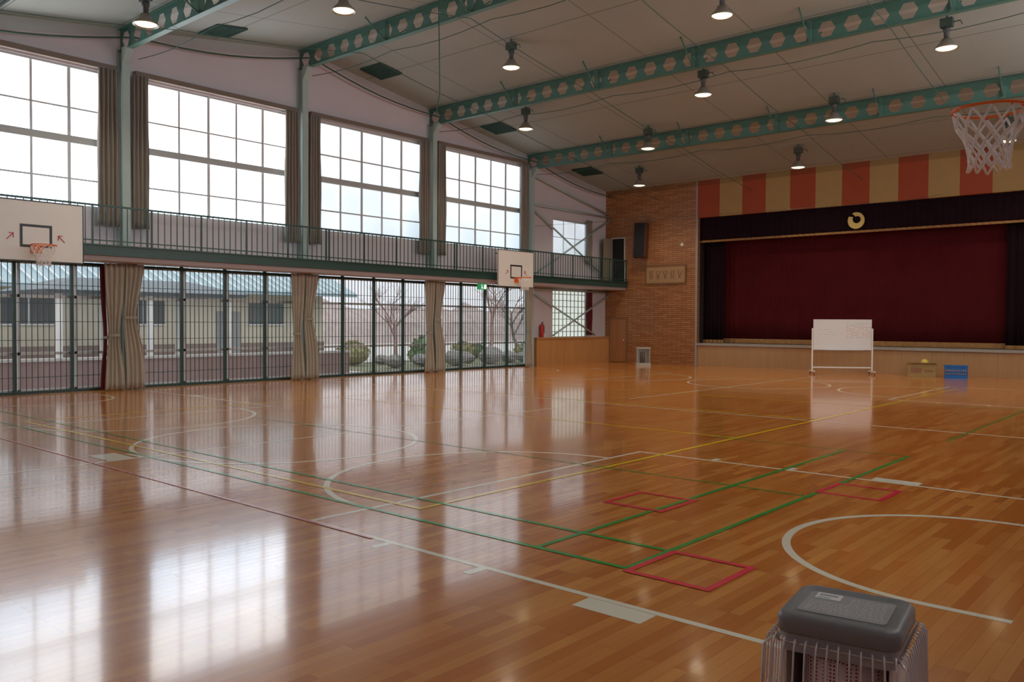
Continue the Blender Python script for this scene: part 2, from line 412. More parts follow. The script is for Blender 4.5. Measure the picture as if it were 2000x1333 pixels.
# columns
for i,c0 in enumerate(COLS):
    c=c0+CO
    e=thing('steel_column',(XL,c,0),'pale green steel H column between tall windows' if i<4 else 'pale green steel H column beside diagonal braces','column','wall columns')
    zt=zc(c)-.5; b=MB()
    b.box(XL+.002,XL+.02,c-.09,c+.09,0,zt); b.box(XL+.26,XL+.28,c-.09,c+.09,0,zt); b.box(XL+.02,XL+.26,c-.012,c+.012,0,zt)
    b.build('column_shaft',m_steel,parent=e)
    b=MB()
    b.loft([[Vector((XL+.28,c-.09,zt-.35)),Vector((XL+.28,c+.09,zt-.35)),Vector((XL+.29,c+.09,zt-.35)),Vector((XL+.29,c-.09,zt-.35))],
            [Vector((XL+.28,c-.09,zt-.001)),Vector((XL+.28,c+.09,zt-.001)),Vector((XL+.53,c+.09,zt-.001)),Vector((XL+.53,c-.09,zt-.001))]])
    b.build('haunch',m_steel,parent=e)
# castellated beams
for i,c0 in enumerate(COLS[1:]):
    c=c0+CO
    zt=zc(c)-.04; H=.24; zm=zt-.25
    e=thing('castellated_beam',(XL,c,zt-.5),'green steel roof beam with a row of hexagonal holes','beam','roof beams')
    b=MB(); p=.558; n=36; a=.19; hh=.165
    for k in range(n):
        xc=XL+.02+p*(k+.5); P=lambda dx,dz:(xc+dx,c,zm+dz)
        hx=[P(-a/2,hh),P(a/2,hh),P(a,0),P(a/2,-hh),P(-a/2,-hh),P(-a,0)]
        ot=[P(-a/2,H),P(a/2,H),P(p/2,H),P(p/2,0),P(p/2,-H),P(a/2,-H),P(-a/2,-H),P(-p/2,-H),P(-p/2,0),P(-p/2,H)]
        b.add(hx+ot,[(0,1,7,6),(1,2,9,8,7),(2,3,11,10,9),(3,4,12,11),(4,5,14,13,12),(5,0,6,15,14)])
    w=b.build('beam_web',m_beam,parent=e); sm=w.modifiers.new('s','SOLIDIFY'); sm.thickness=.014; sm.offset=0
    b=MB(); x1=XL+.02+p*n
    b.box(XL+.02,x1,c-.07,c+.07,zm-H-.014,zm-H); b.box(XL+.02,x1,c-.07,c+.07,zm+H,zm+H+.014)
    b.build('beam_flange',m_beam,parent=e)
    for k in range(6):
        b=MB(); x=XL+3.6+k*2.87
        b.tube([(x,c+.07,zm-.20),(x,c+.65,zc(c+.65)-.02)],.02,4); b.tube([(x,c-.07,zm-.20),(x,c-.65,zc(c-.65)-.02)],.02,4)
        b.box(x-.045,x+.045,c-.072,c+.072,zm-H,zm+H)
        b.build('knee_brace',m_beam,parent=e)
m_cable=M('dark_green_cable',(.04,.10,.08),.7)
def cable(pts,r,lab):
    b=MB(); b.tube(pts,r,5); o=b.build('net_cable',m_cable); tag(o,lab,'cable','net cables'); return o
cs=[YF]+COLS+[YS]
for x in (-17.0,-13.2,-9.4,-5.6):
    pts=[]
    for i in range(37):
        y=YF+(YS-YF)*i/36; s=0
        for a_,b_ in zip(cs,cs[1:]):
            if a_<=y<=b_: s=math.sin(pi*(y-a_)/(b_-a_))*.12
        pts.append((x,y,zc(y)-.57-s*.5))
    cable(pts,.009,'thin dark cable strung under the roof beams')
for c in (8.85,13.7,18.55,23.4):
    pts=[(XL+i*((XR-XL)/24),c+.25,zc(c)-.62-.10*abs(math.sin(pi*i/4))) for i in range(25)]
    cable(pts,.009,'sagging green net cord beside a roof beam')
pts=[]
for a_,b_ in zip(cs,cs[1:]):
    for k in range(8):
        t=k/8; y=a_+(b_-a_)*t; pts.append((XL+.30,y,zc(y)-.24-.18*math.sin(pi*t)))
pts.append((XL+.30,YS,zc(YS)-.24)); cable(pts,.022,'thick green net border cord along the window wall')
cable([(-11.75,11.3,zc(11.3)),(-11.72,11.32,6.0),(-11.8,11.3,5.6)],.012,'green rope hanging loose from the ceiling net')
cable([(XL+.01,23.6,5.1),(-15,25.6,5.25),(-8,27.9,5.45),(-7,YS,5.6)],.005,'thin wire sagging across the hall')
# ceiling net
b=MB(); nx=8
for a_,b_ in zip(cs,cs[1:]):
    rows=[]
    for j in range(9):
        y=a_+.1+(b_-a_-.2)*j/8
        base=zc(a_)*(1-j/8)+zc(b_)*j/8
        rows.append([Vector((XL+.34+(19.7)*i/nx,y,base-.22-.16*math.sin(pi*j/8))) for i in range(nx+1)])
    vs=[q for r in rows for q in r]; n=nx+1
    b.add(vs,[(j*n+i,j*n+i+1,(j+1)*n+i+1,(j+1)*n+i) for j in range(8) for i in range(nx)],0,True)
o=b.build('ceiling_net',netmat('green_net',(.05,.15,.115),.22))
tag(o,'fine green protective net stretched below the ceiling','net',kind='stuff')
# vents
for k,y in enumerate((5.6,10.7,15.6,20.6,25.6)):
    x0=-19.0; sl=math.atan(.145)*(1 if y<13.7 else -1)
    e=thing('ceiling_vent',(x0+.45,y,zc(y)-.03),'dark louvred rectangular ceiling vent','vent','ceiling vents')
    b=MB(); T=Matrix.Translation((x0+.45,y,zc(y)-.03))@Matrix.Rotation(sl,4,'X')
    b.box(-.45,.45,-.40,.40,-.02,.025,0,T)
    for q in range(9): b.box(-.42,.42,-.36+q*.085,-.33+q*.085,-.035,-.02,0,T)
    b.build('louvre',M('dark_green_louvre',(.010,.016,.015),.6),parent=e)
# ------------------------------------------------------------------ lamps
m_lamph=M('lamp_housing_grey',(.07,.07,.07),.5); m_refl=M('lamp_reflector',(.30,.27,.22),.3,.4)
m_bulb=E('lamp_glow',(1,.84,.5),2.6)
def make_lamp(loc):
    x,y,z=loc; e=thing('high_bay_lamp',loc,'lit dome-shaped high-bay lamp hanging from the ceiling','lamp','hall ceiling lamps')
    b=MB(); b.lathe(loc,[(.05,.20),(.10,.19),(.125,.12),(.23,.02),(.245,-.02),(.235,-.02),(.20,.03)],24,cap=False); b.build('reflector',m_refl,parent=e)
    b=MB(); b.lathe(loc,[(.01,-.035),(.10,-.028),(.18,-.010),(.205,.005)],24,cap=False); b.build('lamp_glass',m_bulb,parent=e)
    b=MB(); b.lathe(loc,[(.055,.20),(.06,.34),(.075,.35),(.075,.42),(.02,.43)],14); b.box(x-.12,x+.12,y-.08,y+.08,z+.44,z+.62); b.build('ballast_box',m_lamph,parent=e)
    b=MB(); b.tube([(x,y,z+.42),(x,y,z+.72)],.02,8); b.tube([(x,y,z+.52),(x+.26,y,z+.53),(x+.30,y,z+.44)],.012,6); b.build('hanging_rod',m_lamph,parent=e)
    L=bpy.data.lights.new('lamp_light','SPOT'); L.energy=160; L.color=(1,.86,.65); L.spot_size=math.radians(140); L.spot_blend=.6; L.shadow_soft_size=.15
    lo=bpy.data.objects.new('lamp_light',L); COL.objects.link(lo); lo.parent=e; lo.location=(0,0,-.07)
    return e
LP=[(-16.4,25.8),(-10.6,25.9),(-4.8,25.8),(-14.0,22.5),(-8.25,22.5),(-16.45,19.5),(-10.5,19.5),(-4.8,19.5),(-13.9,15.9),(-8.2,16.0),(-13.7,10.55),(-16.4,7.8)]
p0=None
for x,y in LP:
    z=zc(y)-.71
    if p0 is None: p0=make_lamp((x,y,z))
    else: dup(p0,(x,y,z))
# ------------------------------------------------------------------ balcony
e=thing('balcony',(-19.0,13.7,2.85),'long narrow gallery with dark green edge beam along the windows','balcony')
b=MB(); b.box(XL+.31,-18.52,YF+.02,YS-.01,3.08,3.14)
for a_,d_ in zip(cs,cs[1:]): b.box(XL+.001,XL+.31,a_+.10+(CO if a_>0 else 0),d_-.10+(CO if d_<28 else 0),3.08,3.135)
b.build('deck',m_soffit,parent=e)
b=MB(); b.box(-18.52,-18.42,YF+.02,YS-.01,2.98,3.20); b.box(-18.56,-18.38,YF+.02,YS-.01,3.185,3.215); b.build('edge_beam',m_dkgreen,parent=e)
b=MB(); b.box(XL+.31,-18.50,YF+.02,YS-.01,2.88,2.985); b.build('soffit_panel',m_soffit,parent=e)
bays=list(zip([YF]+COLS,COLS+[YS]))
for a_,d_ in bays[1:]:
    e=thing('balcony_railing',(-18.47,(a_+d_)/2,3.215),'green steel railing with thin vertical bars on the gallery edge','railing','gallery railings')
    b=MB(); b.box(-18.495,-18.445,a_+.005,d_-.005,4.03,4.07); b.build('handrail',m_dkgreen,parent=e)
    b=MB(); b.box(-18.485,-18.455,a_+.005,d_-.005,3.29,3.315); b.build('bottom_rail',m_dkgreen,parent=e)
    b=MB(); n=32
    for k in range(n+1):
        y=a_+.05+(d_-a_-.1)*k/n; r=.018 if k%8==0 else .0085
        b.box(-18.47-r,-18.47+r,y-r,y+r,3.216,4.03)
    b.build('baluster',m_dkgreen,parent=e)
# end bay braces
def brace(p,q,lab='pale green diagonal steel brace in the end bay'):
    b=MB(); b.tube([p,q],.035,8); tag(b.build('steel_brace',m_steel),lab,'brace','end bay braces')
xb=XL+.14; yb0=23.4+CO+.11
brace((xb,yb0,5.85),(xb,28.2,5.85),'pale green horizontal steel tie in the end bay')
brace((xb,yb0,5.72),(xb,28.2,3.3)); brace((xb+.08,yb0,3.3),(xb+.08,28.2,5.72))
brace((xb,yb0,6.9),(xb,28.2,5.95)); 
brace((xb,yb0,2.70),(xb,27.3,1.10)); brace((xb+.08,24.5,1.10),(xb+.08,28.2,2.70))
brace((xb,yb0,2.8),(xb,28.2,2.8),'pale green horizontal steel tie under the gallery')
for i,c in enumerate(COLS[:4]):
    b=MB(); b.box(XL+.002,XL+.14,c+.12,c+4.55,7.24,7.36); tag(b.build('curtain_rail',m_rail),'brown curtain box above tall window','curtain rail','curtain rails')
# ------------------------------------------------------------------ curtains
def curtain(y0,y1,z0,z1,x,folds,mat,label,pinch=None,amp=.05,group='window curtains',flare=0,nz=22):
    ns=folds*8; vs=[]; cy=(y0+y1)/2
    for i in range(nz+1):
        t=i/nz; z=z1+(z0-z1)*t
        if pinch:
            zp,wp,cyp=pinch; d=abs(z-zp)
            k=math.exp(-(d/.75)**2) if z>zp else math.exp(-(d/.6)**2)
            w=1-(1-wp)*k; cc=cy+(cyp-cy)*k
        else: w=1+flare*t; cc=cy
        for j in range(ns+1):
            s=j/ns; off=amp*math.sin(2*pi*folds*s+.4*math.sin(3*t*pi+s*9))*(1+.25*math.sin(s*17+t*2))
            vs.append((x+off,cc+(s-.5)*(y1-y0)*w,z))
    n=ns+1; b=MB(); b.add(vs,[(i*n+j,i*n+j+1,(i+1)*n+j+1,(i+1)*n+j) for i in range(nz) for j in range(ns)],0,True)
    e=thing('curtain',(x,cy,z0),label,'curtain',group)
    o=b.build('curtain_cloth',mat,parent=e); s_=o.modifiers.new('s','SOLIDIFY'); s_.thickness=.006
    if pinch:
        b=MB(); zp,wp,cyp=pinch; hw=(y1-y0)*wp/2+.02
        b.loft([[Vector((x+(amp+.02)*1.2*math.cos(a),cyp+hw*math.sin(a),zp+dz)) for a in [2*pi*k/20 for k in range(20)]] for dz in (-.03,.03)],cap=False,sm=True)
        b.build('tie_band',M('curtain_tie',(.33,.30,.24),.9),parent=e)
    return e
for i,c in enumerate(COLS):
    lab='grey-brown pleated curtain gathered beside a window column'
    if i>0: curtain(c-.76,c-.30,3.72,7.24,XL+.20,5,m_curt,lab,flare=.12)
    if i<4: curtain(c+.02,c+.38,3.72,7.24,XL+.20,4,m_curt,lab,flare=.15)
    if i>0: curtain(c-.74,c-.28,.03,2.86,XL+.42,4,m_curt2,'beige drape tied at the middle beside the glazed doors',pinch=(1.25,.5,c-.53),amp=.045)
    if 0<i<4: curtain(c-.27,c+.17,.03,2.86,XL+.42,4,m_curt2,'beige drape loosely tied beside the glazed doors',pinch=(1.65,.62,c-.17),amp=.045)
curtain(8.85-.80,8.85-.68,.03,2.8,XL+.33,2,m_maroonl,'maroon curtain edge behind a beige drape',pinch=(1.2,.6,8.85-.68),amp=.02)
curtain(26.75,27.15,3.9,5.6,XL+.09,4,m_curt,'grey-brown curtain beside the small window',amp=.03)
curtain(26.8,27.2,1.1,2.85,XL+.08,4,m_maroonl,'dark curtain beside the gridded window',amp=.03)
# ------------------------------------------------------------------ stage wall
SX0,SX1=-15.35,-3.85
b=MB(); b.box(XL-.2,SX0,YS,YS+.2,0,6.95); b.box(SX1,XR+.2,YS,YS+.2,0,6.95)
tag(b.build('wall_back',m_brick),'orange-brown wood block wall beside the stage','wall',kind='structure')
m_st1=M('orange_red_stripe',(.32,.055,.020),.8,var=.06); m_st2=M('tan_stripe',(.38,.245,.095),.8,var=.06)
b=MB(); n=13; w=(SX1-SX0)/n
for k in range(n): b.box(SX0+k*w,SX0+(k+1)*w,YS,YS+.2,5.52,6.95,k%2)
tag(b.build('trim_2',[m_st1,m_st2]),'striped orange-red and tan panel above the stage','stage fascia',kind='structure')
b=MB(); b.box(SX0,SX1,YS+.02,YS+.2,0,.76); tag(b.build('trim_3',m_stagewood),'brown wood panelled stage front','stage front',kind='structure')
b=MB(); b.box(SX0,SX1,YS-.04,YS+3.1,.76,.84); tag(b.build('stage_floor',M('stage_edge_grey',(.36,.34,.32),.5)),'raised stage floor with pale grey edge','stage')
b=MB(); b.box(SX0-.06,SX0+.02,YS-.03,YS-.001,.0,5.52); b.box(SX0-.06,SX0+.0,YS-.03,YS-.001,5.52,6.9); tag(b.build('trim_4',M('stage_edge_trim',(.35,.30,.27),.5)),'grey vertical edge strip beside the stage opening','trim',kind='structure')
m_dark=M('stage_interior_black',(.015,.012,.014),.95)
b=MB(); b.box(SX0-.2,SX0,YS+.2,YS+3.2,0,7.2); b.box(SX1,SX1+.2,YS+.2,YS+3.2,0,7.2); b.box(SX0-.2,SX1+.2,YS+3.1,YS+3.3,0,7.2); b.box(SX0-.2,SX1+.2,YS+.2,YS+3.2,7.1,7.25)
tag(b.build('wall_stage',m_dark),'dark enclosure behind the stage curtains','wall',kind='structure')
m_maroon=M('maroon_velvet',(.070,.007,.010),.95,var=.3,scale=1.2,spec=.1)
m_blackv=M('black_maroon_velvet',(.013,.005,.009),.95,var=.3,spec=.1)
m_gold=M('gold_fringe',(.32,.16,.05),.7,var=.5,scale=9)
def stage_curtain(x0,x1,z0,z1,y,folds,mat,label,amp,hem):
    ns=folds*6; nz=6; e=thing('stage_curtain',((x0+x1)/2,y,z0),label,'curtain')
    f=lambda s:amp*math.sin(2*pi*folds*s+1.3*math.sin(s*31))
    for nm,za,zb,m,o in (('curtain_cloth',z0+hem,z1,mat,0),('gold_fringe',z0,z0+hem,m_gold,-.004)):
        vs=[(x0+(x1-x0)*j/ns,y+f(j/ns)+o,zb+(za-zb)*i/nz) for i in range(nz+1) for j in range(ns+1)]
        b=MB(); n=ns+1; b.add(vs,[(i*n+j,i*n+j+1,(i+1)*n+j+1,(i+1)*n+j) for i in range(nz) for j in range(ns)],0,True)
        oo=b.build(nm,m,parent=e); sm=oo.modifiers.new('s','SOLIDIFY'); sm.thickness=.01
    return e
stage_curtain(-14.75,-5.0,.85,5.6,YS+.85,44,m_maroon,'closed dark maroon velvet stage curtain with gold fringe',.010,.17)
stage_curtain(SX0+.02,-14.5,.85,5.6,YS+.5,5,m_blackv,'narrow black side drape at the stage edge',.05,.12)
stage_curtain(-5.3,SX1-.02,.85,5.6,YS+.5,7,m_blackv,'narrow black side drape at the stage edge',.05,.12)
stage_curtain(SX0+.02,SX1-.02,4.60,5.54,YS+.16,60,m_blackv,'near-black stage valance with gold fringe',.02,.075)
# emblem
e=thing('school_emblem',(-9.6,YS+.10,5.0),'yellow ring-shaped school emblem with a notch on the valance','emblem')
b=MB(); n=48; vs=[]
for k in range(n+1):
    a=math.radians(118)-math.radians(330)*k/n; ro=.27; ri=.10+.05*(k/n)
    vs+= [(-9.6+ro*math.cos(a),YS+.105,5.0+ro*math.sin(a)),(-9.57+ri*math.cos(a),YS+.105,5.04+ri*math.sin(a))]
b.add(vs,[(2*i,2*i+1,2*i+3,2*i+2) for i in range(n)])
o=b.build('emblem_shape',M('emblem_yellow',(.60,.46,.14),.5),parent=e); sm=o.modifiers.new('s','SOLIDIFY'); sm.thickness=.02
# doors on stage wall
e=thing('door_1',(-18.85,YS-.02,0),'plain wooden door in the wood block wall','door',kind='structure')
b=MB(); b.box(-19.22,-18.48,YS-.025,YS-.002,.02,1.72); b.build('door_leaf',woodpanel('door_wood',(.33,.14,.055),(.44,.21,.09),.9,0),parent=e)
b=MB(); b.box(-19.27,-19.22,YS-.04,YS-.002,0,1.77); b.box(-18.48,-18.43,YS-.04,YS-.002,0,1.77); b.box(-19.22,-18.48,YS-.04,YS-.002,1.72,1.77); b.build('door_frame',M('door_frame_wood',(.25,.13,.07),.5),parent=e)
b=MB(); b.sphere((-18.56,YS-.05,.9),.03); b.build('door_knob',m_alum,parent=e)
e=thing('door_2',(-19.0,YS-.02,3.14),'grey framed gallery door standing open, with the dark painted on a sheet','door',kind='structure')
b=MB(); b.box(-19.15,-18.58,YS-.02,YS-.002,3.14,4.95); b.build('dark_door_sheet',m_dark,parent=e)  # black sheet on the wall paints in the shade of the open doorway
b=MB(); b.box(-19.2,-19.15,YS-.05,YS-.002,3.14,5.0); b.box(-18.58,-18.53,YS-.05,YS-.002,3.14,5.0); b.box(-19.15,-18.58,YS-.05,YS-.002,4.95,5.0); b.build('door_frame',m_sash,parent=e)
b=MB(); b.box(-19.18,-19.15,YS-.62,YS-.05,3.15,4.95); b.build('door_leaf',M('beige_door',(.30,.25,.18),.5),parent=e)
# speaker
e=thing('wall_speaker',(-17.65,YS,4.1),'tall black loudspeaker with wooden sides on the block wall','speaker')
b=MB(); T=Matrix.Translation((-17.65,YS-.28,4.8))@Matrix.Rotation(math.radians(-4),4,'X')@Matrix.Rotation(math.radians(12),4,'Z')
b.box(-.22,.22,-.18,.18,-.66,.66,0,T); b.box(-.24,-.22,-.19,.19,-.68,.68,1,T); b.box(.22,.24,-.19,.19,-.68,.68,1,T); b.build('cabinet',[m_black,M('speaker_wood',(.12,.04,.03),.4)],parent=e)
b=MB(); b.box(-.20,.20,-.195,-.18,-.60,.62,0,T); b.build('grille',M('speaker_cloth',(.010,.010,.012),.9),parent=e)
for z in (5.0,4.5):
    b=MB(); b.box(-17.75,-17.55,YS-.14,YS-.001,z,z+.1); b.build('wall_bracket',m_black,parent=e)
# carved plaque
e=thing('framed_plaque',(-16.7,YS-.04,3.1),'wooden framed calligraphy plaque on the block wall','plaque')
m_pf=M('plaque_frame_wood',(.22,.11,.045),.4); x0,x1,z0,z1=-17.6,-15.8,3.08,3.82
b=MB()
b.box(x0,x1,YS-.05,YS-.002,z0,z0+.06); b.box(x0,x1,YS-.05,YS-.002,z1-.06,z1); b.box(x0,x0+.06,YS-.05,YS-.002,z0+.06,z1-.06); b.box(x1-.06,x1,YS-.05,YS-.002,z0+.06,z1-.06); b.build('frame',m_pf,parent=e)
b=MB(); b.box(x0+.06,x1-.06,YS-.03,YS-.002,z0+.06,z1-.06); b.build('panel',M('plaque_panel_wood',(.40,.235,.11),.5),parent=e)
b=MB(); random.seed(3)
for k in range(5):
    cx=x0+.27+k*.315; cz=(z0+z1)/2
    for q in range(4): 
        zz=cz-.14+q*.09; T=Matrix.Translation((cx,YS-.032,zz))@Matrix.Rotation(random.uniform(-.3,.3),4,'Y'); l=random.uniform(.05,.1); b.box(-l,l,-.003,.003,-.008,.008,0,T)
    for q in (-1,1):
        T=Matrix.Translation((cx+q*.05,YS-.033,cz))@Matrix.Rotation(q*random.uniform(.0,.6),4,'Y'); b.box(-.008,.008,-.003,.003,-.15,.15,0,T)
b.build('calligraphy',M('brown_carving',(.17,.09,.045),.6),parent=e)
e=thing('wall_sensor',(-15.95,YS,4.5),'small white round sensor on the block wall','sensor')
b=MB(); b.sphere((-15.98,YS-.05,4.55),.06,n=12); b.box(-16.02,-15.94,YS-.03,YS-.001,4.48,4.62); b.build('housing',m_white,parent=e)
# ------------------------------------------------------------------ basketball hoops
def hoop(cy,bx,sgn,label,zb=2.83,arrows=True,wallx=None,cord=.006,levels=6):
    e=thing('basketball_hoop',(bx,cy,zb),label,'basketball hoop','basketball hoops')
    x0,x1=(bx-.03,bx) if sgn>0 else (bx,bx+.03)
    b=MB(); b.box(x0,x1,cy-.9,cy+.9,zb,zb+1.2); b.build('backboard',m_white,parent=e)
    fx=bx+sgn*.003
    def fr(b,y0,y1,z0,z1,t):
        for a in ((y0,y1,z0,z0+t),(y0,y1,z1-t,z1),(y0,y0+t,z0+t,z1-t),(y1-t,y1,z0+t,z1-t)):
            b.box(min(bx+sgn*.0005,fx),max(bx+sgn*.0005,fx),*a)
    b=MB(); fr(b,cy-.9,cy+.9,zb,zb+1.2,.02); b.build('board_border',m_black,parent=e)
    b=MB(); fr(b,cy-.295,cy+.295,3.02,3.47,.05); b.build('target_square',m_black,parent=e)
    if arrows:
        for q in (-1,1):
            b=MB(); y=cy+q*.46; z=3.22
            for p1,p2 in (((y+q*.07,z-.07),(y-q*.05,z+.06)),((y-q*.05,z+.06),(y+q*.03,z+.06)),((y-q*.05,z+.06),(y-q*.05,z-.03))):
                b.tube([(fx,p1[0],p1[1]),(fx,p2[0],p2[1])],.009,4)
            b.build('red_arrow_mark',m_red,parent=e)
    rc=Vector((bx+sgn*.375,cy,3.05)); n=40
    b=MB(); b.tube([rc+Vector((.225*math.cos(2*pi*k/n),.225*math.sin(2*pi*k/n),0)) for k in range(n)],.010,8,closed=True)
    for q in (-1,1): b.tube([(bx+sgn*.01,cy+q*.08,3.04),(rc.x-sgn*.20,cy+q*.10,3.045)],.009,6)
    b.box(min(bx+sgn*.004,bx+sgn*.02),max(bx+sgn*.004,bx+sgn*.02),cy-.1,cy+.1,2.9,3.06)
    for q in (-1,1): b.tube([(bx+sgn*.02,cy+q*.06,2.92),(rc.x-sgn*.20,cy+q*.09,3.035)],.007,6)
    for k in range(12):
        a=2*pi*(k+.5)/12; p=rc+Vector((.225*math.cos(a),.225*math.sin(a),-.014)); b.tube([p+Vector((0,0,.006)),p+Vector((0,0,-.012))],.006,5)
    b.build('rim',m_orange,parent=e)
    prof=[(.225,-.02),(.205,-.11),(.160,-.18),(.138,-.24),(.126,-.30),(.122,-.355),(.130,-.41)]
    b=MB(); ns=12
    for d in (-1,1):
        for k in range(ns):
            pts=[]
            for i,(r,z) in enumerate(prof):
                a=2*pi*(k+.5)/ns+d*i*pi/ns
                pts.append(rc+Vector((r*math.cos(a)*(1+.02*math.sin(5*a)),r*math.sin(a),z+.008*math.sin(3*a))))
            b.tube(pts,cord,5)
    b.build('net',m_cord,parent=e)
    b=MB(); wx=wallx; xs=x0-.01 if sgn>0 else x1+.01
    for y in (cy-.55,cy+.55):
        for z in (zb+.1,zb+1.1): b.tube([(xs,y,z),(wx,y,z)],.022,6)
        b.tube([(xs,y,zb+.08),(xs,y,zb+1.12)],.022,6)
    for z in (zb+.1,zb+1.1): b.tube([(xs,cy-.7,z),(xs,cy+.7,z)],.022,6)
    b.build('support_frame',m_dkgreen,parent=e)
hoop(6.34,-18.0,1,'white basketball backboard with red arrow marks on the gallery edge',2.74,True,-18.42)
hoop(20.9,-18.0,1,'white basketball backboard with orange rim on the gallery edge',2.74,True,-18.42)
hoop(6.40,-.925,-1,'orange basketball rim with white net on a wall-mounted backboard',2.90,False,XR-.001,.0085)
# exit sign
e=thing('exit_sign',(-19.0,20.3,2.68),'small green emergency exit sign under the gallery','exit sign')
b=MB(); b.box(-19.0,-18.94,20.1,20.5,2.66,2.86); b.build('sign_box',E('exit_green',(.05,.6,.2),.25),parent=e)
b=MB(); b.box(-18.94,-18.935,20.36,20.47,2.69,2.83); b.tube([(-18.937,20.24,2.80),(-18.937,20.27,2.75),(-18.937,20.22,2.70)],.012,5); b.tube([(-18.937,20.27,2.75),(-18.937,20.31,2.69)],.012,5); b.sphere((-18.937,20.25,2.82),.014,n=8); b.build('running_figure',E('exit_white',(1,1,1),.8),parent=e)
b=MB(); b.tube([(-18.97,20.3,2.86),(-18.97,20.3,2.885)],.01,6); b.build('hanger',m_alum,parent=e)
# fire extinguisher
ex,ey=XL+.13,23.95
e=thing('fire_extinguisher',(ex,ey,1.03),'red fire extinguisher standing on the wainscot ledge','fire extinguisher')
b=MB(); b.lathe((ex,ey,1.032),[(.06,0),(.075,.02),(.075,.42),(.05,.48),(.02,.5)],16); b.build('cylinder_body',m_red,parent=e)
b=MB(); b.tube([(ex,ey,1.52),(ex,ey,1.58),(ex+.08,ey,1.60)],.015,6); b.tube([(ex,ey,1.56),(ex+.09,ey+.02,1.48),(ex+.1,ey+.02,1.2)],.012,6); b.build('hose',m_black,parent=e)
# ------------------------------------------------------------------ whiteboard
wa=Vector((-10.15,26.15,0)); wb=Vector((-8.68,27.15,0)); dW=(wb-wa).normalized(); ang=math.atan2(dW.y,dW.x); cW=(wa+wb)/2
T=Matrix.Translation(cW)@Matrix.Rotation(ang,4,'Z')
e=thing('whiteboard',tuple(cW),'white mobile whiteboard on a wheeled stand with handwritten notes','whiteboard')
hw=.88
b=MB(); b.box(-hw+.02,hw-.02,-.012,.012,.80,1.70,0,T); random.seed(5)
for r_ in range(9):
    z=1.60-r_*.055; x=.12
    while x<.80:
        l=random.uniform(.03,.09)
        if random.random()<.8: b.box(x,x+l,-.0135,-.0115,z-.006,z+.006,1 if r_ not in (0,1,8) else 2,T)
        x+=l+.02
for r_ in range(4):
    z=1.50-r_*.08; x=-.72
    while x<-.25:
        l=random.uniform(.03,.07)
        if random.random()<.6: b.box(x,x+l,-.0135,-.0115,z-.005,z+.005,2,T)
        x+=l+.03
b.build('board',[M('whiteboard_enamel',(.80,.82,.84),.2,var=.03),M('red_marker',(.75,.30,.28),.5),M('blue_grey_marker',(.40,.43,.50),.5)],parent=e)
b=MB()
for a in ((-hw,hw,-.02,.02,1.70,1.73),(-hw,hw,-.02,.02,.77,.80),(-hw,-hw+.02,-.02,.02,.8,1.7),(hw-.02,hw,-.02,.02,.8,1.7)): b.box(*a,0,T)
b.box(-.6,.6,-.08,-.02,.765,.78,0,T); b.build('board_frame',m_alum,parent=e)
b=MB()
for q in (-1,1):
    x=q*(hw+.025); b.box(x-.02,x+.02,-.02,.02,.10,1.45,0,T); b.box(x-.02,x+.02,-.30,.30,.08,.12,0,T)
b.box(-hw,hw,-.018,.018,.20,.24,0,T); b.build('stand',m_white,parent=e)
m_cast=M('caster_rubber',(.25,.09,.04),.6)
for q in (-1,1):
    for w_ in (-.27,.27):
        b=MB(); p=T@Vector((q*(hw+.025),w_,.04)); ax=T.to_3x3()@Vector((1,0,0)); b.tube([p-ax*.012,p+ax*.012],.04,12)
        b.tube([p+Vector((0,0,.02)),p+Vector((0,0,.06))],.012,6); b.build('caster',m_cast,parent=e)
# boxes
def crate(name,cx,cy,w,d,h,rot,mat,label,cat,slots):
    e=thing(name,(cx,cy,0),label,cat); T=Matrix.Translation((cx,cy,.002))@Matrix.Rotation(rot,4,'Z'); b=MB(); t=.012
    b.box(-w/2,w/2,-d/2,d/2,0,t,0,T)
    for a in ((-w/2,w/2,-d/2,-d/2+t),(-w/2,w/2,d/2-t,d/2),(-w/2,-w/2+t,-d/2,d/2),(w/2-t,w/2,-d/2,d/2)):
        if slots:
            b.box(*a,t,h*.25,0,T); b.box(*a,h*.42,h*.5,0,T); b.box(*a,h*.68,h,0,T)
            if a[1]-a[0]>.1:
                k=int((w)/.06)
                for q in range(k+1): x=-w/2+ (w-.015)*q/k; b.box(x,x+.015,a[2],a[3],h*.25,h*.68,0,T)
            else:
                k=int(d/.06)
                for q in range(k+1): y=-d/2+(d-.015)*q/k; b.box(a[0],a[1],y,y+.015,h*.25,h*.68,0,T)
        else: b.box(*a,t,h,0,T)
    if slots: b.box(-w/2-.015,w/2+.015,-d/2-.015,-d/2,h-.04,h,0,T); b.box(-w/2-.015,w/2+.015,d/2,d/2+.015,h-.04,h,0,T)
    b.build('crate_shell',mat,parent=e); return e,T
m_card=M('cardboard',(.36,.25,.10),.9); m_blue=M('blue_plastic',(.01,.15,.50),.4)
e,T=crate('cardboard_box',-7.25,27.3,.80,.45,.44,.25,m_card,'open cardboard box holding a yellow ball beside the stage','box',False)
b=MB(); b.box(-.40,.40,-.30,-.232,.42,.432,0,T); b.box(-.40,.40,.232,.34,.42,.432,0,T); b.box(-.3,.0,-.2285,-.226,.12,.28,1,T); b.box(.08,.3,-.2285,-.226,.15,.22,1,T); b.build('box_flap',[m_card,M('box_print',(.30,.15,.08),.8)],parent=e)
b=MB(); b.sphere((-7.18,27.33,.43),.11,n=20); tag(b.build('ball',M('yellow_ball',(.80,.60,.10),.5),origin=(-7.18,27.33,.43)),'yellow rubber ball in a cardboard box','ball')
e,T=crate('plastic_crate',-6.30,27.25,.60,.42,.38,.25,m_blue,'blue slatted plastic crate on the floor before the stage','crate',True)
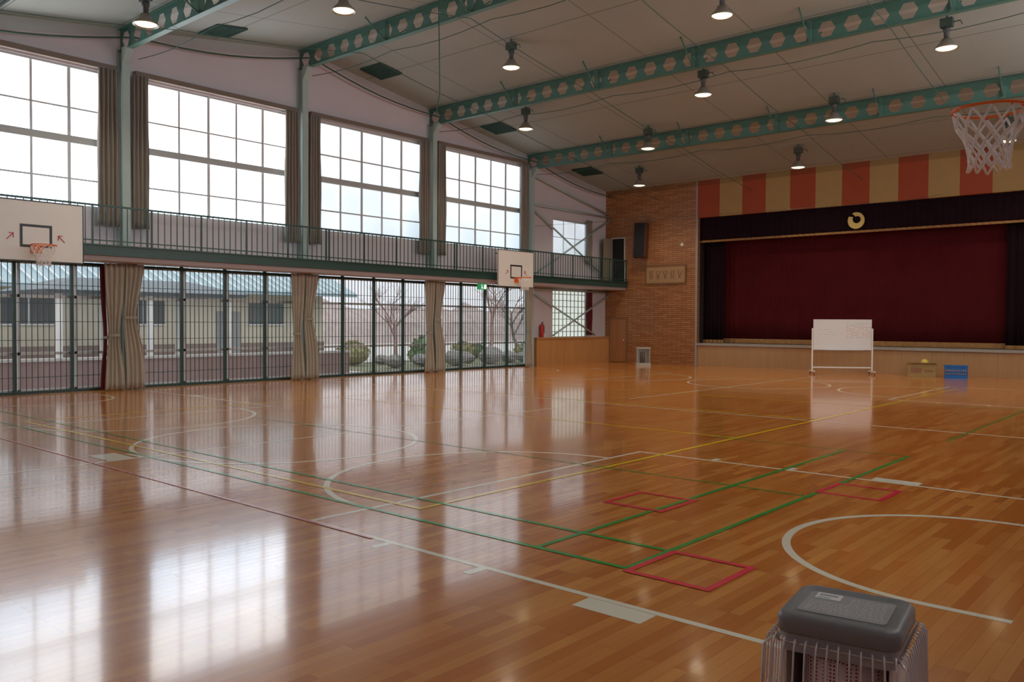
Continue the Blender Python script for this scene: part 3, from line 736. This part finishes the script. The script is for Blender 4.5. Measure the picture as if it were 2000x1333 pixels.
# small far heater
hx,hy=-16.75,26.7
e=thing('room_heater',(hx,hy,0),'pale grey portable heater with wire guard near the block wall','heater'); T=Matrix.Translation((hx,hy,0))@Matrix.Rotation(.7,4,'Z')
b=MB(); b.box(-.27,.27,-.18,.18,.0,.10,0,T); b.box(-.24,.24,.06,.16,.10,.62,0,T)
b.box(-.24,-.21,-.16,.06,.10,.62,0,T); b.box(.21,.24,-.16,.06,.10,.62,0,T); b.box(-.26,.26,-.18,.18,.62,.68,0,T); b.build('casing',M('pale_grey_enamel',(.45,.42,.37),.4),parent=e)
b=MB(); b.lathe(T@Vector((0,-.03,0)),[(.09,.10),(.09,.50),(.07,.52)],16); b.build('burner',M('dark_burner',(.12,.08,.06),.5),parent=e)
b=MB()
for k in range(7): b.tube([T@Vector((-.18+k*.06,-.170,.1)),T@Vector((-.18+k*.06,-.170,.62))],.004,4)
b.build('wire_guard',m_alum,parent=e)
# ------------------------------------------------------------------ near heater
hx,hy,rot=-1.06,3.09,math.radians(8)
T=Matrix.Translation((hx,hy,0))@Matrix.Rotation(rot,4,'Z')
def rr(hx_,hy_,r,z,n=7):
    pts=[]
    for qx,qy,a0 in ((1,1,0),(-1,1,90),(-1,-1,180),(1,-1,270)):
        for k in range(n):
            a=math.radians(a0+90*k/(n-1)); pts.append(T@Vector((qx*(hx_-r)+r*math.cos(a),qy*(hy_-r)+r*math.sin(a),z)))
    return pts
e=thing('kerosene_heater',(hx,hy,0),'grey square-topped kerosene heater inside a chrome wire guard','heater')
m_lid=M('grey_hammered_enamel',(.25,.265,.275),.36,.0,var=.1,scale=30,bump=.05); m_chrome=M('chrome_wire',(.86,.88,.92),.22,.55,var=.03)
b=MB(); b.loft([rr(.200,.200,.05,.500),rr(.207,.207,.055,.508),rr(.207,.207,.055,.548),rr(.200,.200,.052,.563),rr(.188,.188,.048,.570),rr(.175,.175,.045,.571),rr(.166,.166,.04,.564),rr(.02,.02,.01,.564)],sm=True); b.build('heater_lid',m_lid,parent=e)
b=MB(); b.loft([rr(.150,.125,.02,.5645),rr(.150,.125,.02,.5665)]); b.build('label_plate',M('label_grey',(.40,.41,.42),.45,.0),parent=e)
b=MB(); random.seed(9)
for r_ in range(10):
    y=.090-r_*.020; x=-.13 if r_>3 else .0
    while x<.13:
        l=random.uniform(.006,.02); b.box(x,min(x+l,.135),y-.0028,y+.0028,.5666,.5671,0,T); x+=l+.006
b.build('printed_text',M('printed_white',(.78,.78,.78),.5),parent=e)
b=MB(); b.box(-.125,-.035,.045,.115,.5672,.5682,0,T); b.build('sticker',M('white_sticker',(.97,.97,.97),.5),parent=e)
b=MB(); b.box(-.115,-.070,.057,.064,.5683,.5686,0,T); b.box(-.115,-.05,.082,.098,.5683,.5686,1,T); b.build('sticker_print',[M('sticker_green',(.1,.45,.2),.5),M('sticker_grey',(.3,.35,.35),.5)],parent=e)
b=MB(); b.loft([rr(.190,.190,.04,.435),rr(.190,.190,.04,.500)]); b.build('upper_casing',M('casing_grey',(.48,.50,.52),.35,.1),parent=e)
b=MB(); b.loft([rr(.20,.20,.03,.0),rr(.20,.20,.03,.11),rr(.185,.185,.03,.12)]); b.build('base_tank',m_lid,parent=e)
b=MB(); b.box(-.18,-.17,-.17,.18,.12,.435,0,T); b.box(.17,.18,-.17,.18,.12,.435,0,T); b.box(-.17,.17,.17,.18,.12,.435,0,T); b.build('reflector_panel',M('reflector_steel',(.8,.79,.80),.35,.5),parent=e)
def burnmat():
    m,nt,p=new_mat('burner_mesh'); tc=nt.nodes.new('ShaderNodeTexCoord')
    vo=N(nt,'ShaderNodeTexVoronoi'); vo.inputs['Scale'].default_value=75; vo.inputs['Randomness'].default_value=0; nt.links.new(tc.outputs['Object'],vo.inputs['Vector'])
    f=math_(nt,'LESS_THAN',vo.outputs['Distance'],.33)
    nt.links.new(mix(nt,f,(.90,.74,.74),(.35,.08,.08)),p.inputs['Base Color']); p.inputs['Roughness'].default_value=.5; return m
b=MB(); b.lathe(T@Vector((0,-.02,0)),[(.14,.12),(.14,.41),(.10,.43)],28); b.build('burner',burnmat(),parent=e)
b=MB(); n=12
for side in range(4):
    Rz=T@Matrix.Rotation(side*pi/2,4,'Z')
    for k in range(n):
        s=-.195+.39*k/(n-1)
        b.tube([Rz@Vector(p) for p in ((s*.98,-.200,.47),(s,-.214,.494),(s*1.02,-.228,.488),(s*1.04,-.236,.455),(s*1.08,-.246,.2),(s*1.08,-.246,.01))],.0036,6)
    for z,o in ((.25,.247),(.05,.247)): b.tube([Rz@Vector((-o,-o,z)),Rz@Vector((o,-o,z))],.004,6)
    b.tube([Rz@Vector((-.19,-.200,.47)),Rz@Vector((.19,-.200,.47))],.0035,6)
    b.tube([Rz@Vector((-.205,-.205,.485)),Rz@Vector((-.235,-.235,.46)),Rz@Vector((-.247,-.247,.0))],.0045,6)
b.build('wire_guard',m_chrome,parent=e)
# ------------------------------------------------------------------ exterior
b=MB(); b.box(-90,XL-.22,-40,110,-.4,-.2); tag(b.build('ground',m_concrete),'pale paved ground outside the windows','ground',kind='structure')
b=MB(); b.box(-28.5,-23.4,19,60,-.2,-.18); tag(b.build('lawn',M('moss_grass',(.17,.18,.11),.95,scale=2)),'mossy garden ground beside the neighbouring building','grass',kind='stuff')
e=thing('school_building',(-32,6,-.2),'low cream building with blue-grey metal roof and brown base','building')
BX=-30.0; BY=22.0
b=MB(); b.box(BX-9,BX,-16,BY,.7,3.0); b.build('wall_cladding',woodpanel('cream_siding',(.55,.50,.38),(.62,.57,.46),.9,1,.8),parent=e)
b=MB(); b.box(BX-9.02,BX+.04,-16.04,BY+.04,-.2,.7); b.build('brown_base',M('brown_tile_base',(.20,.14,.12),.8),parent=e)
b=MB()
b.loft([[Vector((BX+1.1,-17,2.75)),Vector((BX-4.5,-17,5.0)),Vector((BX-10,-17,2.75)),Vector((BX-10,-17,2.65)),Vector((BX-4.5,-17,4.9)),Vector((BX+1.1,-17,2.62))],
        [Vector((BX+1.1,BY+1,2.75)),Vector((BX-4.5,BY+1,5.0)),Vector((BX-10,BY+1,2.75)),Vector((BX-10,BY+1,2.65)),Vector((BX-4.5,BY+1,4.9)),Vector((BX+1.1,BY+1,2.62))]])
for k in range(88):
    y=-16.9+k*.45; b.loft([[Vector((BX+1.1,y-.03,2.74)),Vector((BX+1.1,y+.03,2.74)),Vector((BX+1.1,y+.03,2.82)),Vector((BX+1.1,y-.03,2.82))],[Vector((BX-4.5,y-.03,4.99)),Vector((BX-4.5,y+.03,4.99)),Vector((BX-4.5,y+.03,5.07)),Vector((BX-4.5,y-.03,5.07))]],1)
b.build('roof',[M('blue_grey_metal_roof',(.28,.40,.45),.4,var=.1),M('pale_roof_batten',(.60,.68,.70),.4)],parent=e)
for y in (4,9.5,13.3,18.4):
    b=MB(); b.box(BX,BX+.05,y,y+1.6,1.45,2.3,0); b.box(BX+.05,BX+.08,y-.04,y+1.64,1.40,1.45,1); b.box(BX+.05,BX+.08,y+.78,y+.82,1.45,2.3,1); b.build('building_window',[M('dark_window_glass',(.06,.08,.09),.2),m_alum],parent=e)
for y in (6.5,17.0):
    b=MB(); b.box(BX,BX+.05,y,y+1.0,-.18,1.95); b.build('building_door',M('grey_door',(.25,.26,.27),.5),parent=e)
e=thing('covered_walkway',(-25.5,12,-.2),'dark-roofed entrance canopy on white posts','canopy')
b=MB(); b.loft([[Vector((-27.5,8.6,2.30)),Vector((-23.7,8.6,2.30)),Vector((-23.7,14.4,2.30)),Vector((-27.5,14.4,2.30))],[Vector((-27.6,8.5,2.4)),Vector((-23.6,8.5,2.4)),Vector((-23.6,14.5,2.4)),Vector((-27.6,14.5,2.4))],[Vector((-26.2,9.8,2.8)),Vector((-25,9.8,2.8)),Vector((-25,13.2,2.8)),Vector((-26.2,13.2,2.8))]]); b.build('canopy_roof',M('dark_slate_roof',(.07,.10,.12),.5),parent=e)
for x in (-27.2,-24.0):
    for y in (9.0,11.5,14):
        b=MB(); b.box(x-.07,x+.07,y-.07,y+.07,-.2,2.30); b.build('post',m_white,parent=e)
e=thing('low_wall',(-22.5,5,-.2),'long low brownish wall with pale coping outside','wall')
b=MB(); b.box(-22.6,-22.4,-8,17.5,-.2,.55,0); b.box(-22.65,-22.35,-8,17.5,.55,.62,1); b.build('wall_body',[M('brown_low_wall',(.27,.17,.16),.85),M('pale_coping',(.50,.48,.45),.8)],parent=e)
# rocks, shrubs placed apart
m_rock=M('grey_garden_rock',(.24,.23,.22),.9,scale=5,bump=.4); m_leaf=M('clipped_shrub_leaf',(.13,.18,.08),.9,var=.5,scale=9); m_leaf2=M('olive_shrub_leaf',(.26,.25,.12),.9,var=.5,scale=9)
rnd=random.Random(21); placed=[]
def place(r,x0,x1,y0,y1):
    for _ in range(400):
        x=rnd.uniform(x0,x1); y=rnd.uniform(y0,y1)
        if all(abs(x-a)>(r+q)*1.15 or abs(y-c)>(r+q)*1.15 for a,c,q in placed): placed.append((x,y,r)); return x,y
    return None
trees=[(-27.5,24,5.5,.3),(-26.5,31,6,.3),(-27,39,6.5,.3),(-33,36,8,.3),(-31,46,8,.3),(-38,50,9,.3),(-25,47,6,.3)]
for t in trees: placed.append((t[0],t[1],.3))
for k in range(9):
    r=rnd.uniform(.5,.95); p=place(r,-28,-24.2,19.8,36)
    if not p: continue
    x,y=p; b=MB(); b.sphere((x,y,-.17+r*.62),r*.85,n=14,sq=(1,1,.70),jit=.04)
    for q in range(260):
        a=rnd.uniform(0,2*pi); t=rnd.uniform(0,.5*pi); pp=Vector((x+r*.88*math.sin(t)*math.cos(a),y+r*.88*math.sin(t)*math.sin(a),-.17+r*.62+r*.62*math.cos(t))); d=Vector((rnd.uniform(-1,1),rnd.uniform(-1,1),rnd.uniform(-.3,1)))*.10; d2=Vector((rnd.uniform(-1,1),rnd.uniform(-1,1),rnd.uniform(-1,1)))*.07
        b.add([pp-d2,pp+d,pp+d2],[(0,1,2)])
    tag(b.build('garden_shrub',m_leaf if k%2 else m_leaf2,origin=(x,y,-.18)),'rounded green garden shrub' if k%2 else 'rounded yellow-green garden shrub','shrub','garden shrubs')
for k in range(13):
    r=rnd.uniform(.25,.5); p=place(r,-26.5,-23.7,19.3,32)
    if not p: continue
    x,y=p; b=MB(); b.sphere((x,y,-.18+r*.70),r,n=10,sq=(1.1,1.1,.66),jit=.12); tag(b.build('garden_rock',m_rock,origin=(x,y,-.2)),'rough grey garden boulder','rock','garden boulders')
m_bark=M('bark',(.22,.18,.17),.9)
def tree(x,y,h,seed,mat):
    rn=random.Random(seed); b=MB()
    def br(p,d,l,r,lv):
        pts=[p]; q=p.copy(); dd=d.copy(); 
        for i in range(3):
            dd=(dd+Vector((rn.uniform(-.18,.18),rn.uniform(-.18,.18),rn.uniform(-.05,.12)))).normalized(); q=q+dd*l/3; pts.append(q.copy())
        b.tube(pts,[r,r*.85,r*.72,r*.6],5 if lv<2 else 3,cap=False)
        if lv<5:
            for k in range(3):
                a=rn.uniform(0,2*pi); s=rn.uniform(.5,.95)
                nd=(dd+Vector((math.cos(a)*s,math.sin(a)*s,rn.uniform(-.15,.35)))).normalized()
                br(pts[rn.choice((1,2,3)) if lv>0 else rn.choice((2,3))],nd,l*rn.uniform(.6,.8),r*.55,lv+1)
    br(Vector((x,y,-.18)),Vector((0,0,1)),h*.28,h*.018,0)
    tag(b.build('bare_tree',mat,origin=(x,y,-.18)),'leafless garden tree with thin branches','tree','leafless trees')
for k,(x,y,h,_) in enumerate(trees): tree(x,y,h,k+3,m_bark if k%3 else M('reddish_bark',(.36,.22,.20),.9))
b=MB(); rnd=random.Random(4); n=44; vs=[]
for i in range(n+1):
    y=20+i*1.7
    vs+= [(-52+rnd.uniform(-.3,.3),y,-.2),(-53,y,1.3+rnd.uniform(-.3,.5)),(-56,y,3.0+rnd.uniform(-.5,.8))]
b.add(vs,[(3*i+j,3*i+j+1,3*i+j+4,3*i+j+3) for i in range(n) for j in (0,1)])
tag(b.build('distant_hillside',M('wintry_hillside',(.38,.31,.29),.95,var=.4,scale=1.5)),'hazy brown wooded bank beyond the garden','hillside',kind='stuff')
# ------------------------------------------------------------------ world, camera
w=bpy.data.worlds.new('overcast'); S.world=w; w.use_nodes=True; nt=w.node_tree; bg=nt.nodes['Background']
tc=nt.nodes.new('ShaderNodeTexCoord'); sp=nt.nodes.new('ShaderNodeSeparateXYZ'); nt.links.new(tc.outputs['Generated'],sp.inputs[0])
cr=nt.nodes.new('ShaderNodeValToRGB'); nt.links.new(sp.outputs[2],cr.inputs[0])
cr.color_ramp.elements[0].color=(.50,.52,.55,1); cr.color_ramp.elements[1].color=(.95,.98,1,1)
nt.links.new(cr.outputs[0],bg.inputs[0]); bg.inputs[1].default_value=1.7
L=bpy.data.lights.new('daylight_portal','AREA'); L.shape='RECTANGLE'; L.size=2.9; L.size_y=19.2; L.cycles.is_portal=True
o=bpy.data.objects.new('daylight_portal',L); COL.objects.link(o); o.location=(XL-.25,13.7,1.45); o.rotation_euler=(0,-pi/2,0)
cam=bpy.data.cameras.new('camera'); co=bpy.data.objects.new('camera',cam); COL.objects.link(co)
cam.sensor_width=36; cam.lens=1634/2000*36; cam.clip_start=.05; cam.clip_end=400
co.matrix_world=Matrix.Translation((0,0,1.6))@Matrix.Rotation(math.radians(41),4,'Z')@Matrix.Rotation(math.radians(90-1.315),4,'X')@Matrix.Rotation(math.radians(.31),4,'Z')
S.camera=co
S.view_settings.view_transform='Standard'; S.view_settings.look='None'; S.view_settings.exposure=.22; S.view_settings.gamma=1.03
for o in bpy.data.objects:
    if '_o' in o: del o['_o']
